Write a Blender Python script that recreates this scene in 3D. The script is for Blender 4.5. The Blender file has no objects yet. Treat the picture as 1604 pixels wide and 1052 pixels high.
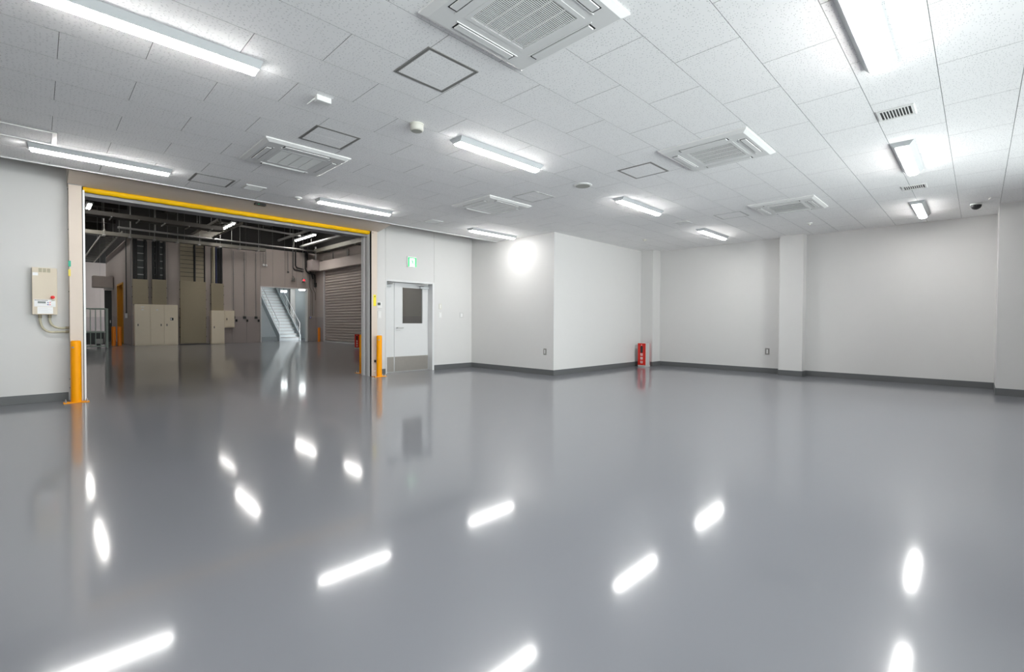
import bpy, math, random
from mathutils import Matrix, Vector
random.seed(7)
scene = bpy.context.scene
C = scene.collection
PI = math.pi

# ------------------------------------------------------------------ camera
CAMZ, H = 1.1078, 3.0136            # camera height, ceiling height (m)
F_PX, YAW, PITCH, ROLL = 737.19, 0.781, 0.0169, 0.0047
def camera_axes():
    fw = Vector((math.cos(YAW), math.sin(YAW), 0)); rt = Vector((math.sin(YAW), -math.cos(YAW), 0)); up = Vector((0, 0, 1))
    f2 = fw*math.cos(PITCH) - up*math.sin(PITCH); u2 = up*math.cos(PITCH) + fw*math.sin(PITCH)
    r3 = rt*math.cos(ROLL) + u2*math.sin(ROLL); u3 = u2*math.cos(ROLL) - rt*math.sin(ROLL)
    return r3, u3, f2
R_, U_, F_ = camera_axes()
cam_d = bpy.data.cameras.new('camera'); cam = bpy.data.objects.new('camera', cam_d); C.objects.link(cam)
cam_d.sensor_width = 36.0; cam_d.lens = 36.0*F_PX/1604; cam_d.shift_y = -(526-517.89)/1604
cam_d.clip_start = 0.05; cam_d.clip_end = 200
M = Matrix.Identity(4)
for i in range(3):
    M[i][0], M[i][1], M[i][2] = R_[i], U_[i], -F_[i]
M[2][3] = CAMZ
cam.matrix_world = M
scene.camera = cam
def pixel(p):                        # world point -> photo pixel (only to pick which tiles are in view)
    v = Vector(p) - Vector((0, 0, CAMZ)); d = v.dot(F_)
    if d < 0.05: return None
    return 802 + F_PX*v.dot(R_)/d, 517.89 - F_PX*v.dot(U_)/d

# ------------------------------------------------------------------ world and light
W = bpy.data.worlds.new('overcast_day'); scene.world = W; W.use_nodes = True
bg = W.node_tree.nodes['Background']; bg.inputs[0].default_value = (0.96, 0.98, 1.0, 1); bg.inputs[1].default_value = 8.3
LAMP = 34.0          # radiance of the ceiling lamps' diffusers
HALL_LAMP = 32.0     # radiance of the lamps under the hall roof
STAIR_LAMP = 14.0
scene.view_settings.view_transform = 'Standard'; scene.view_settings.look = 'None'
scene.view_settings.gamma = 1.0; scene.view_settings.use_curve_mapping = False
scene.view_settings.exposure = 0.85
scene.cycles.use_denoising = True
scene.cycles.max_bounces = 10; scene.cycles.diffuse_bounces = 6; scene.cycles.glossy_bounces = 4
scene.cycles.sample_clamp_indirect = 6.0
scene.cycles.caustics_reflective = False; scene.cycles.caustics_refractive = False
WINDOWS = [(-1.2, 1.9), (2.2, 5.3), (5.6, 8.7)]      # daylight windows in the side wall (x ranges), first one added to brighten the ceiling
WIN_Y, WIN_Z0, WIN_Z1 = -1.9, 0.9, 2.6
for x0, x1 in WINDOWS:               # sampling portals in the window openings (give no light of their own)
    ld = bpy.data.lights.new('window_portal', 'AREA'); ld.shape = 'RECTANGLE'; ld.size = x1-x0; ld.size_y = WIN_Z1-WIN_Z0
    ld.cycles.is_portal = True
    lo = bpy.data.objects.new('window_portal', ld); C.objects.link(lo)
    lo.location = ((x0+x1)/2, WIN_Y-0.15, (WIN_Z0+WIN_Z1)/2); lo.rotation_euler = (PI/2, 0, 0)

# ------------------------------------------------------------------ materials
def srgb(r, g, b):
    f = lambda c: (c/255/12.92 if c/255 <= 0.04045 else ((c/255+0.055)/1.055)**2.4)
    return (f(r), f(g), f(b))
MATS = {}
def mat(name, col, rough=0.5, metal=0.0, var=0.03, scale=8.0, bump=0.0, bscale=60.0, emit=0.0, ecol=None, coat=0.0, spec=0.5):
    m = bpy.data.materials.new(name); m.use_nodes = True; nt = m.node_tree; b = nt.nodes['Principled BSDF']
    b.inputs['Roughness'].default_value = rough; b.inputs['Metallic'].default_value = metal
    b.inputs['Specular IOR Level'].default_value = spec
    tc = nt.nodes.new('ShaderNodeTexCoord'); nz = nt.nodes.new('ShaderNodeTexNoise')
    nz.inputs['Scale'].default_value = scale; nz.inputs['Detail'].default_value = 3
    nt.links.new(tc.outputs['Object'], nz.inputs['Vector'])
    mx = nt.nodes.new('ShaderNodeMix'); mx.data_type = 'RGBA'
    mx.inputs[6].default_value = (*[c*(1-var) for c in col], 1); mx.inputs[7].default_value = (*[min(1, c*(1+var)) for c in col], 1)
    nt.links.new(nz.outputs['Fac'], mx.inputs[0]); nt.links.new(mx.outputs[2], b.inputs['Base Color'])
    if bump:
        n2 = nt.nodes.new('ShaderNodeTexNoise'); n2.inputs['Scale'].default_value = bscale
        nt.links.new(tc.outputs['Object'], n2.inputs['Vector'])
        bp = nt.nodes.new('ShaderNodeBump'); bp.inputs['Strength'].default_value = bump; bp.inputs['Distance'].default_value = 0.003
        nt.links.new(n2.outputs['Fac'], bp.inputs['Height']); nt.links.new(bp.outputs[0], b.inputs['Normal'])
    if emit:
        b.inputs['Emission Color'].default_value = (*(ecol or col), 1); b.inputs['Emission Strength'].default_value = emit
    if coat:
        b.inputs['Coat Weight'].default_value = coat; b.inputs['Coat Roughness'].default_value = 0.05
    MATS[name] = m
    return m
mat('wall_paint', (0.67, 0.665, 0.655), 0.6, var=0.01, bump=0.04, bscale=180)
mat('panel_seam', (0.30, 0.30, 0.30), 0.8)
mat('joint_backing', (0.27, 0.265, 0.26), 0.9)
mat('tile_edge', (0.38, 0.375, 0.37), 0.9)
mat('baseboard_grey', (0.115, 0.12, 0.122), 0.45, var=0.05)
mat('white_plastic', (0.78, 0.78, 0.765), 0.4, var=0.01)
mat('ac_plastic', (0.74, 0.74, 0.73), 0.4, var=0.01)
mat('ivory_plastic', (0.66, 0.645, 0.58), 0.45, var=0.02)
mat('sensor_grey', (0.33, 0.33, 0.29), 0.5)
mat('white_metal', (0.70, 0.705, 0.705), 0.35, var=0.01)
mat('lamp_housing', (0.55, 0.57, 0.58), 0.35, var=0.01)
mat('lamp_glow', (0.9, 0.9, 0.9), 0.4, emit=LAMP, ecol=(1.0, 0.985, 0.965))
mat('dark_gap', (0.012, 0.012, 0.013), 0.8)
mat('aluminium_grey', (0.30, 0.295, 0.28), 0.45, 0.4, var=0.04)
mat('pale_aluminium', (0.62, 0.62, 0.61), 0.4, 0.25, var=0.03)
mat('lintel_grey', (0.30, 0.295, 0.30), 0.45, 0.2, var=0.03)
mat('rail_white', (0.80, 0.80, 0.795), 0.4, 0.1, var=0.02)
mat('beige_metal', srgb(212, 198, 184), 0.45, var=0.02)
mat('cream_metal', srgb(214, 202, 182), 0.45, var=0.02)
mat('yellow_vinyl', srgb(245, 192, 8), 0.5, spec=0.2, var=0.06, scale=5, bump=0.3, bscale=12)
mat('bollard_yellow', srgb(250, 162, 0), 0.45, var=0.04, scale=4, spec=0.2)
mat('bollard_orange', srgb(236, 132, 14), 0.4, var=0.04)
mat('steel', (0.55, 0.55, 0.54), 0.35, 0.9, var=0.08, scale=30)
mat('brushed_steel', (0.50, 0.47, 0.43), 0.32, 0.9, var=0.05, scale=20)
mat('dark_steel', (0.05, 0.055, 0.055), 0.5, 0.3)
mat('red_paint', srgb(214, 34, 18), 0.35, var=0.03)
mat('red_button', srgb(222, 30, 30), 0.35)
mat('sign_white', (0.85, 0.85, 0.85), 0.4)
mat('black', (0.02, 0.02, 0.021), 0.45)
mat('lcd_dark', (0.07, 0.085, 0.07), 0.25)
mat('button_blue', srgb(70, 70, 150), 0.4)
mat('print_grey', (0.32, 0.32, 0.36), 0.6)
mat('tape_green', srgb(40, 170, 140), 0.5)
mat('tape_yellow', srgb(235, 215, 90), 0.5)
mat('sticker_yellow', srgb(245, 228, 30), 0.4)
mat('conduit_beige', srgb(190, 184, 160), 0.5, var=0.04)
mat('exit_green', srgb(20, 170, 95), 0.4, emit=0.30, ecol=srgb(40, 235, 140))
mat('exit_white', (0.9, 0.95, 0.92), 0.4, emit=0.45, ecol=(0.92, 1.0, 0.96))
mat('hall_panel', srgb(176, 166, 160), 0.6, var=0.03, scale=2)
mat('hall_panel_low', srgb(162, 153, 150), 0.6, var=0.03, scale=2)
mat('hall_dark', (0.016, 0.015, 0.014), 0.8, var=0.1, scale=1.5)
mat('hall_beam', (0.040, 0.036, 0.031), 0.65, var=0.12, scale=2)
mat('tray_steel', (0.19, 0.18, 0.155), 0.5, 0.4, var=0.1, scale=4)
mat('galvanised', (0.32, 0.32, 0.31), 0.45, 0.6, var=0.1, scale=10)
mat('duct_cover', srgb(150, 140, 118), 0.55, var=0.03)
mat('cabinet_beige', srgb(232, 221, 199), 0.45, var=0.02)
mat('amber_board', srgb(206, 148, 30), 0.55, var=0.05)
mat('cable_black', (0.015, 0.015, 0.016), 0.6)
mat('cable_blue', srgb(44, 50, 84), 0.6)
mat('stair_paint', (0.52, 0.57, 0.58), 0.4, var=0.03)
mat('stair_wall', (0.72, 0.76, 0.77), 0.6, var=0.02)
mat('railing_green', srgb(150, 165, 155), 0.45, var=0.04)
mat('hall_glow', (0.9, 0.9, 0.9), 0.4, emit=HALL_LAMP, ecol=(1.0, 0.965, 0.92))
mat('stair_glow', (0.9, 0.9, 0.9), 0.4, emit=STAIR_LAMP, ecol=(0.95, 1.0, 1.0))
mat('red_glow', (0.5, 0.02, 0.02), 0.4, emit=1.2, ecol=(1.0, 0.03, 0.05))
mat('blue_glow', (0.2, 0.2, 0.8), 0.4, emit=1.0, ecol=(0.25, 0.3, 1.0))

def ceiling_material():
    m = mat('ceiling_tile', (0.91, 0.905, 0.90), 0.85, var=0.01)
    nt = m.node_tree; b = nt.nodes['Principled BSDF']; base = b.inputs['Base Color'].links[0].from_socket
    geo = nt.nodes.new('ShaderNodeNewGeometry'); mp = nt.nodes.new('ShaderNodeMapping')
    mp.inputs['Scale'].default_value = (34, 62, 1); nt.links.new(geo.outputs['Position'], mp.inputs['Vector'])
    wob = nt.nodes.new('ShaderNodeTexNoise'); wob.inputs['Scale'].default_value = 14; nt.links.new(geo.outputs['Position'], wob.inputs['Vector'])
    add = nt.nodes.new('ShaderNodeMixRGB'); add.blend_type = 'ADD'; add.inputs[0].default_value = 2.0
    nt.links.new(mp.outputs[0], add.inputs[1]); nt.links.new(wob.outputs['Color'], add.inputs[2])
    vo = nt.nodes.new('ShaderNodeTexVoronoi'); vo.voronoi_dimensions = '2D'; vo.inputs['Scale'].default_value = 1.0; vo.inputs['Randomness'].default_value = 1.0
    nt.links.new(add.outputs[0], vo.inputs['Vector'])
    rp = nt.nodes.new('ShaderNodeMapRange'); rp.inputs[1].default_value = 0.13; rp.inputs[2].default_value = 0.20
    rp.inputs[3].default_value = 1.0; rp.inputs[4].default_value = 0.0; nt.links.new(vo.outputs['Distance'], rp.inputs[0])
    sep = nt.nodes.new('ShaderNodeSeparateColor'); nt.links.new(vo.outputs['Color'], sep.inputs[0])   # leave some cells empty
    gt = nt.nodes.new('ShaderNodeMath'); gt.operation = 'GREATER_THAN'; gt.inputs[1].default_value = 0.45; nt.links.new(sep.outputs[0], gt.inputs[0])
    mu = nt.nodes.new('ShaderNodeMath'); mu.operation = 'MULTIPLY'; nt.links.new(rp.outputs[0], mu.inputs[0]); nt.links.new(gt.outputs[0], mu.inputs[1])
    m2 = nt.nodes.new('ShaderNodeMath'); m2.operation = 'MULTIPLY'; m2.inputs[1].default_value = 0.48; nt.links.new(mu.outputs[0], m2.inputs[0])
    mx = nt.nodes.new('ShaderNodeMix'); mx.data_type = 'RGBA'; mx.inputs[7].default_value = (0.30, 0.30, 0.31, 1)
    nt.links.new(m2.outputs[0], mx.inputs[0]); nt.links.new(base, mx.inputs[6]); nt.links.new(mx.outputs[2], b.inputs['Base Color'])
    bp = nt.nodes.new('ShaderNodeBump'); bp.invert = True; bp.inputs['Strength'].default_value = 0.5; bp.inputs['Distance'].default_value = 0.003
    nt.links.new(mu.outputs[0], bp.inputs['Height']); nt.links.new(bp.outputs[0], b.inputs['Normal'])
ceiling_material()

def floor_material():      # epoxy: a clear sharp gloss over a softer one
    m = mat('epoxy_floor', (0.180, 0.185, 0.204), 0.085, var=0.03, scale=0.5)
    nt = m.node_tree; b = nt.nodes['Principled BSDF']; out = nt.nodes['Material Output']
    b2 = nt.nodes.new('ShaderNodeBsdfPrincipled'); b2.inputs['Roughness'].default_value = 0.28
    nt.links.new(b.inputs['Base Color'].links[0].from_socket, b2.inputs['Base Color'])
    mx = nt.nodes.new('ShaderNodeMixShader'); mx.inputs[0].default_value = 0.27
    nt.links.new(b.outputs[0], mx.inputs[1]); nt.links.new(b2.outputs[0], mx.inputs[2]); nt.links.new(mx.outputs[0], out.inputs[0])
    b.inputs['IOR'].default_value = 1.6; b2.inputs['IOR'].default_value = 1.6
    geo = nt.nodes.new('ShaderNodeNewGeometry'); mp = nt.nodes.new('ShaderNodeMapping'); mp.inputs['Scale'].default_value = (0.6, 2.2, 1)
    nt.links.new(geo.outputs['Position'], mp.inputs['Vector'])
    nz = nt.nodes.new('ShaderNodeTexNoise'); nz.inputs['Scale'].default_value = 1.3; nz.inputs['Detail'].default_value = 1; nt.links.new(mp.outputs[0], nz.inputs['Vector'])
    bp = nt.nodes.new('ShaderNodeBump'); bp.inputs['Strength'].default_value = 0.05; bp.inputs['Distance'].default_value = 0.01
    nt.links.new(nz.outputs['Fac'], bp.inputs['Height']); nt.links.new(bp.outputs[0], b.inputs['Normal'])
floor_material()

def pane_material():
    m = bpy.data.materials.new('window_glass'); m.use_nodes = True; nt = m.node_tree; nt.nodes.clear()
    out = nt.nodes.new('ShaderNodeOutputMaterial'); tr = nt.nodes.new('ShaderNodeBsdfTransparent'); gl = nt.nodes.new('ShaderNodeBsdfGlossy')
    gl.inputs['Roughness'].default_value = 0.02; tr.inputs[0].default_value = (0.93, 0.96, 0.95, 1)
    mx = nt.nodes.new('ShaderNodeMixShader'); fr = nt.nodes.new('ShaderNodeFresnel'); fr.inputs[0].default_value = 1.45
    nt.links.new(fr.outputs[0], mx.inputs[0]); nt.links.new(tr.outputs[0], mx.inputs[1]); nt.links.new(gl.outputs[0], mx.inputs[2]); nt.links.new(mx.outputs[0], out.inputs[0])
    MATS['window_glass'] = m
pane_material()

# ------------------------------------------------------------------ mesh helpers
class MB:
    def __init__(s): s.v = []; s.f = []
    def add(s, vs, fs):
        o = len(s.v); s.v += [tuple(p) for p in vs]; s.f += [tuple(i+o for i in q) for q in fs]; return s
    def box(s, x0, x1, y0, y1, z0, z1):
        return s.add([(x0,y0,z0),(x1,y0,z0),(x1,y1,z0),(x0,y1,z0),(x0,y0,z1),(x1,y0,z1),(x1,y1,z1),(x0,y1,z1)],
                     [(3,2,1,0),(4,5,6,7),(0,1,5,4),(1,2,6,5),(2,3,7,6),(3,0,4,7)])
    def frustum(s, a, za, b, zb):         # a,b = (x0,x1,y0,y1) at heights za < zb
        return s.add([(a[0],a[2],za),(a[1],a[2],za),(a[1],a[3],za),(a[0],a[3],za),(b[0],b[2],zb),(b[1],b[2],zb),(b[1],b[3],zb),(b[0],b[3],zb)],
                     [(3,2,1,0),(4,5,6,7),(0,1,5,4),(1,2,6,5),(2,3,7,6),(3,0,4,7)])
    def prism(s, poly, axis, a, b):       # poly in the other two axes (cyclic order), extruded along axis
        def P(p, t): return {'x': (t, p[0], p[1]), 'y': (p[0], t, p[1]), 'z': (p[0], p[1], t)}[axis]
        n = len(poly); vs = [P(p, a) for p in poly] + [P(p, b) for p in poly]
        fs = [tuple(range(n))[::-1], tuple(range(n, 2*n))] + [(i, (i+1) % n, n+(i+1) % n, n+i) for i in range(n)]
        if axis == 'y': fs = [q[::-1] for q in fs]
        return s.add(vs, fs)
    def tube(s, pts, r, n=8, cap=True):
        pts = [Vector(p) for p in pts]; rings = []; o = len(s.v)
        rr = r if isinstance(r, (list, tuple)) else [r]*len(pts)
        prev = None
        for i, p in enumerate(pts):
            d = (pts[min(i+1, len(pts)-1)] - pts[max(i-1, 0)]).normalized()
            a = d.orthogonal().normalized() if prev is None else (prev - d*prev.dot(d)).normalized()
            prev = a; b = d.cross(a)
            for k in range(n):
                t = 2*PI*k/n; s.v.append(tuple(p + (a*math.cos(t) + b*math.sin(t))*rr[i]))
        for i in range(len(pts)-1):
            for k in range(n):
                s.f.append((o+i*n+k, o+i*n+(k+1) % n, o+(i+1)*n+(k+1) % n, o+(i+1)*n+k))
        if cap:
            s.f.append(tuple(o+k for k in range(n))[::-1]); s.f.append(tuple(o+(len(pts)-1)*n+k for k in range(n)))
        return s
    def lathe(s, prof, c=(0, 0, 0), n=24):   # prof (r,z) from one end to the other
        o = len(s.v)
        for r, z in prof:
            for k in range(n):
                t = 2*PI*k/n; s.v.append((c[0]+r*math.cos(t), c[1]+r*math.sin(t), c[2]+z))
        for i in range(len(prof)-1):
            for k in range(n):
                s.f.append((o+i*n+k, o+i*n+(k+1) % n, o+(i+1)*n+(k+1) % n, o+(i+1)*n+k))
        s.f.append(tuple(o+k for k in range(n))[::-1]); s.f.append(tuple(o+(len(prof)-1)*n+k for k in range(n)))
        return s
    def tile(s, w, d, t):
        me = s.box(0, w, 0, d, 0, t).mesh('ceiling_tile', 'ceiling_tile'); me.materials.append(MATS['tile_edge'])
        for p in me.polygons:
            if abs(p.normal.z) < .5: p.material_index = 1
        return me
    def mesh(s, name, m, smooth=False):
        me = bpy.data.meshes.new(name); me.from_pydata(s.v, [], s.f); me.update()
        me.materials.append(MATS[m])
        if smooth:
            for p in me.polygons: p.use_smooth = True
            me.set_sharp_from_angle(angle=0.7)
        return me
    def build(s, name, m, parent=None, smooth=False, bevel=0.0, loc=None):
        o = bpy.data.objects.new(name, s.mesh(name, m, smooth)); C.objects.link(o)
        if parent is not None: o.parent = parent
        if loc is not None: o.location = loc
        if bevel:
            bv = o.modifiers.new('bevel', 'BEVEL'); bv.width = bevel; bv.segments = 2; bv.limit_method = 'ANGLE'
        return o
def fix_normals():
    import bmesh
    done = set()
    for o in C.objects:
        if o.type == 'MESH' and o.data.name not in done:
            done.add(o.data.name)
            if len(o.data.polygons) < 20000:
                bm = bmesh.new(); bm.from_mesh(o.data); bmesh.ops.recalc_face_normals(bm, faces=bm.faces); bm.to_mesh(o.data); bm.free()
def tag(o, label, cat, group=None):
    o['label'] = label; o['category'] = cat
    if group: o['group'] = group
    return o
def thing(name, label, cat, loc, rz=0.0, group=None):
    o = bpy.data.objects.new(name, None); C.objects.link(o); o.empty_display_size = 0.1
    o.location = loc; o.rotation_euler = (0, 0, rz)
    return tag(o, label, cat, group)
def struct(o, label=None):
    o['kind'] = 'structure'
    if label: o['label'] = label
    return o
def shell(name, label):
    o = bpy.data.objects.new(name, None); C.objects.link(o); return struct(o, label)
def dup(root, loc, label, group=None, rz=None):
    r = root.copy(); C.objects.link(r); r.location = loc; r['label'] = label
    if rz is not None: r.rotation_euler = (0, 0, rz)
    if group: r['group'] = group
    for ch in list(root.children):
        c = ch.copy(); C.objects.link(c); c.parent = r
        for g in list(ch.children):
            d = g.copy(); C.objects.link(d); d.parent = c
    return r
def piece(mesh, name, parent, loc=(0, 0, 0)):
    o = bpy.data.objects.new(name, mesh); C.objects.link(o); o.parent = parent; o.location = loc; return o
def glyph(ch, size):
    cu = bpy.data.curves.new('glyph', 'FONT'); cu.body = ch; cu.size = size; cu.align_x = 'CENTER'; cu.align_y = 'CENTER'; cu.extrude = 0.0005
    t = bpy.data.objects.new('glyph', cu); C.objects.link(t); bpy.context.view_layer.update()
    me = bpy.data.meshes.new_from_object(t.evaluated_get(bpy.context.evaluated_depsgraph_get()))
    bpy.data.objects.remove(t); return me

# ------------------------------------------------------------------ room shell
LW = 9.0          # plane of the wall with the sheet shutter (y)
RX, RY = 7.64, 6.34   # projecting block: its face x and its face y
EX = 11.62        # end wall (x)
struct(MB().box(-9, 14.5, -2.2, 46, -0.12, 0).build('floor', 'epoxy_floor'), 'glossy grey epoxy floor running from the room into the dark hall')

# ceiling: backing board and single tiles in a half-bond
ceil = shell('ceiling', 'white ceiling of fissured rectangular tiles')
MB().box(-4.1, EX+0.1, -2.1, 8.07, H+0.006, H+0.05).build('backing_board', 'joint_backing', ceil)
MB().box(-4.1, RX, 8.075, 8.10, H-0.012, 3.62).build('edge_trim', 'white_metal', ceil)
TX0, TY0, TL, TW, GAP = 0.1187, 4.340, 0.91, 0.455, 0.0038
cells = []
for j in range(-15, 9):
    y0, y1 = TY0+TW*j, TY0+TW*(j+1)
    for k in range(-6, 14):
        x0 = TX0+TL*(k+(0 if j % 2 == 0 else 0.5)); x1 = x0+TL
        a0, a1, b0, b1 = max(x0, -4.05), min(x1, EX), max(y0, -2.0), min(y1, 8.072)
        if b1 > RY:
            if a0 >= RX-0.01: b1 = min(b1, RY)
            elif a1 > RX and b0 >= RY-0.01: a1 = RX
        if a1-a0 < 0.03 or b1-b0 < 0.03: continue
        pp = [pixel((x, y, H)) for x in (a0, a1) for y in (b0, b1)]
        ok = [q for q in pp if q and -60 < q[0] < 1664 and -60 < q[1] < 1100]
        size = 0
        if ok and all(pp): size = (max(q[0] for q in pp)-min(q[0] for q in pp))*(max(q[1] for q in pp)-min(q[1] for q in pp))
        elif ok: size = 1e6
        cells.append((size, a0+GAP/2, a1-GAP/2, b0+GAP/2, b1-GAP/2))
cells.sort(reverse=True)
shared = {}; rest = MB()
for n, (size, a0, a1, b0, b1) in enumerate(cells):
    if size > 0 and n < 290:
        key = (round(a1-a0, 3), round(b1-b0, 3))
        if key not in shared: shared[key] = MB().tile(a1-a0, b1-b0, 0.006)
        piece(shared[key], 'ceiling_tile', ceil, (a0, b0, H))
    else: rest.box(a0, a1, b0, b1, H, H+0.006)
o = rest.build('ceiling_tile_field', 'ceiling_tile', ceil); o['kind'] = 'stuff'

# wall with the shutter opening and the double door: separate panels over a seam-coloured core
OX0, OX1 = 0.46, 4.86          # clear shutter opening
DX0, DX1, DZ = 5.24, 6.50, 2.03  # door opening outer edge
wl = shell('wall_left', 'white panelled wall holding the shutter opening and the double door')
wl_core = MB().box(-4.1, OX0-0.02, LW+0.02, LW+0.38, 0, 3.6).box(OX0-0.02, OX1+0.02, LW+0.02, LW+0.38, 3.02, 3.6)
wl_core.box(OX1+0.05, DX0, LW+0.02, LW+0.38, 0, 3.6).box(DX0, DX1, LW+0.02, LW+0.38, DZ, 3.6).box(DX1, RX+0.1, LW+0.02, LW+0.38, 0, 3.6)
wl_core.build('wall_core', 'panel_seam', wl)
for x0, x1, z0, z1 in [(-4.1, -2.2, 0, 3.6), (-2.2, OX0-0.02, 0, 3.6), (OX0-0.02, OX1+0.02, 3.04, 3.6), (OX1+0.02, DX0, 0, 3.6), (DX0, DX1, DZ, 3.6), (DX1, RX+0.1, 0, 3.6)]:
    MB().box(x0+0.003, x1-0.003, LW, LW+0.02, z0, z1).build('wall_panel', 'wall_paint', wl)
struct(MB().box(-4.2, RX+0.02, 8.1, LW+0.02, 3.6, 3.68).build('trim_1', 'wall_paint'), 'raised strip of ceiling above the shutter')
struct(MB().box(RX, RX+0.12, RY, LW, 0, 3.6).build('wall_return', 'wall_paint'), 'white return wall beside the door, lit by the nearest lamp')
struct(MB().box(RX+0.12, 11.75, RY, RY+0.12, 0, H+0.1).build('wall_inner', 'wall_paint'), 'white wall of the projecting block')
struct(MB().box(EX, EX+0.12, -2.1, RY+0.05, 0, H+0.1).build('wall_end', 'wall_paint'), 'long white end wall')
struct(MB().box(11.22, EX+0.01, 6.0, RY+0.01, 0, H+0.02).build('pillar_corner', 'wall_paint'), 'white square pillar in the far corner')
struct(MB().box(11.37, EX+0.01, 2.64, 3.09, 0, H+0.02).build('pillar_middle', 'wall_paint'), 'white pillar standing out of the middle of the end wall')
struct(MB().box(10.66, EX+0.01, -2.0, -0.205, 0, H+0.02).build('pillar_right', 'wall_paint'), 'deep white pillar at the right edge')
struct(MB().box(-4.2, -4.05, -2.1, LW, 0, 3.6).build('wall_back', 'wall_paint'))
ww = MB(); xs = [-4.2] + [v for w in WINDOWS for v in w] + [EX+0.1]
ww.box(-4.2, EX+0.1, WIN_Y-0.2, WIN_Y, 0, WIN_Z0).box(-4.2, EX+0.1, WIN_Y-0.2, WIN_Y, WIN_Z1, H+0.1)
for i in range(0, len(xs), 2): ww.box(xs[i], xs[i+1], WIN_Y-0.2, WIN_Y, WIN_Z0, WIN_Z1)
struct(ww.build('wall_right', 'wall_paint'))
for i, (x0, x1) in enumerate(WINDOWS):
    wn = shell('window_%d' % (i+1), None); y = WIN_Y-0.1
    MB().box(x0, x1, y-.03, y+.03, WIN_Z0, WIN_Z0+.05).box(x0, x1, y-.03, y+.03, WIN_Z1-.05, WIN_Z1).box(x0, x0+.05, y-.03, y+.03, WIN_Z0+.05, WIN_Z1-.05).box(x1-.05, x1, y-.03, y+.03, WIN_Z0+.05, WIN_Z1-.05).box((x0+x1)/2-.03, (x0+x1)/2+.03, y-.03, y+.03, WIN_Z0+.05, WIN_Z1-.05).build('window_frame', 'pale_aluminium', wn)
    for a, b in ((x0+.05, (x0+x1)/2-.03), ((x0+x1)/2+.03, x1-.05)):
        MB().box(a, b, y-.003, y+.003, WIN_Z0+.05, WIN_Z1-.05).build('pane', 'window_glass', wn)
# slab over the room so that no sky shows above the ceiling, baseboards
struct(MB().box(-4.3, EX+0.3, -2.1, 8.07, H+0.12, H+0.2).build('ceiling_slab', 'joint_backing'))
BH = 0.115
def board(name, segs):
    for k, (x0, x1, y0, y1) in enumerate(segs):
        struct(MB().box(x0, x1, y0, y1, 0, BH).build(name, 'baseboard_grey', bevel=0.002), 'dark grey vinyl baseboard')
board('baseboard_left', [(-4.05, 0.30, LW-0.008, LW), (4.95, DX0-0.005, LW-0.008, LW), (DX1+0.005, RX, LW-0.008, LW)])
board('baseboard_return', [(RX-0.008, RX, RY-0.008, LW-0.008)])
board('baseboard_inner', [(RX, 11.22, RY-0.008, RY)])
board('baseboard_corner', [(11.212, 11.22, 5.992, RY-0.008), (11.22, EX-0.008, 5.992, 6.0)])
board('baseboard_end', [(EX-0.008, EX, 3.098, 5.992), (EX-0.008, EX, -0.205, 2.632)])
board('baseboard_middle', [(11.362, 11.37, 2.632, 3.098), (11.37, EX-0.008, 2.632, 2.64), (11.37, EX-0.008, 3.09, 3.098)])
board('baseboard_pillar', [(10.652, 10.66, -1.9, -0.197), (10.66, EX-0.008, -0.205, -0.197)])

# ------------------------------------------------------------------ double door
dr = shell('door_1', 'white steel double door with a window and steel kick plates')
fy = LW-0.01
MB().box(DX0, DX0+.028, fy, LW+.30, 0, DZ).box(DX1-.05, DX1, fy, LW+.30, 0, DZ).box(DX0+.028, DX1-.05, fy, LW+.30, DZ-.04, DZ).build('door_frame', 'white_metal', dr, bevel=.003)
ly = LW+0.16
leafs = [(5.272, 5.545, 'narrow'), (5.553, 6.446, 'wide')]
for x0, x1, k in leafs:
    z0, z1 = 0.012, DZ-.045
    m = MB()
    if k == 'wide':
        wx0, wx1, wz0, wz1 = 5.755, 6.285, 1.085, 1.885
        m.box(x0, wx0, ly, ly+.04, z0, z1).box(wx1, x1, ly, ly+.04, z0, z1).box(wx0, wx1, ly, ly+.04, z0, wz0).box(wx0, wx1, ly, ly+.04, wz1, z1)
    else: m.box(x0, x1, ly, ly+.04, z0, z1)
    leaf = m.build('door_leaf', 'white_metal', dr)
    MB().box(x0+.008, x1-.008, ly-.002, ly+.001, 0.02, 0.345).build('kick_plate', 'brushed_steel', leaf)
    if k == 'wide':
        MB().box(wx0, wx1, ly-.004, ly, wz0-.012, wz0).box(wx0, wx1, ly-.004, ly, wz1, wz1+.012).box(wx0-.012, wx0, ly-.004, ly, wz0-.012, wz1+.012).box(wx1, wx1+.012, ly-.004, ly, wz0-.012, wz1+.012).build('window_bead', 'white_metal', leaf)
        MB().box(wx0, wx1, ly+.015, ly+.021, wz0, wz1).build('pane', 'window_glass', leaf)
        MB().tube([(5.615, ly, 0.985), (5.615, ly-.05, 0.985), (5.64, ly-.055, 0.985), (5.75, ly-.055, 0.985)], .011, 10).lathe([(.024, 0), (.024, .0)], (5.615, ly-.005, .985)).build('handle', 'steel', leaf, True)
        MB().box(5.60, 5.70, ly-.003, ly, 0.925, 0.935).build('lock_plate', 'steel', leaf)
        MB().box(6.20, 6.42, ly-.07, ly, DZ-.15, DZ-.10).build('door_closer', 'lamp_housing', leaf, bevel=.006)
        MB().tube([(6.28, ly-.05, DZ-.095), (6.10, ly-.12, DZ-.075), (6.34, ly-.15, DZ-.055)], .012, 8).build('closer_arm', 'steel', leaf)
    else:
        MB().box(5.29, 5.44, ly-.07, ly, DZ-.15, DZ-.105).build('door_closer', 'lamp_housing', leaf, bevel=.006)
        MB().tube([(5.33, ly-.05, DZ-.10), (5.46, ly-.12, DZ-.075), (5.31, ly-.14, DZ-.055)], .012, 8).build('closer_arm', 'steel', leaf)
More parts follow.
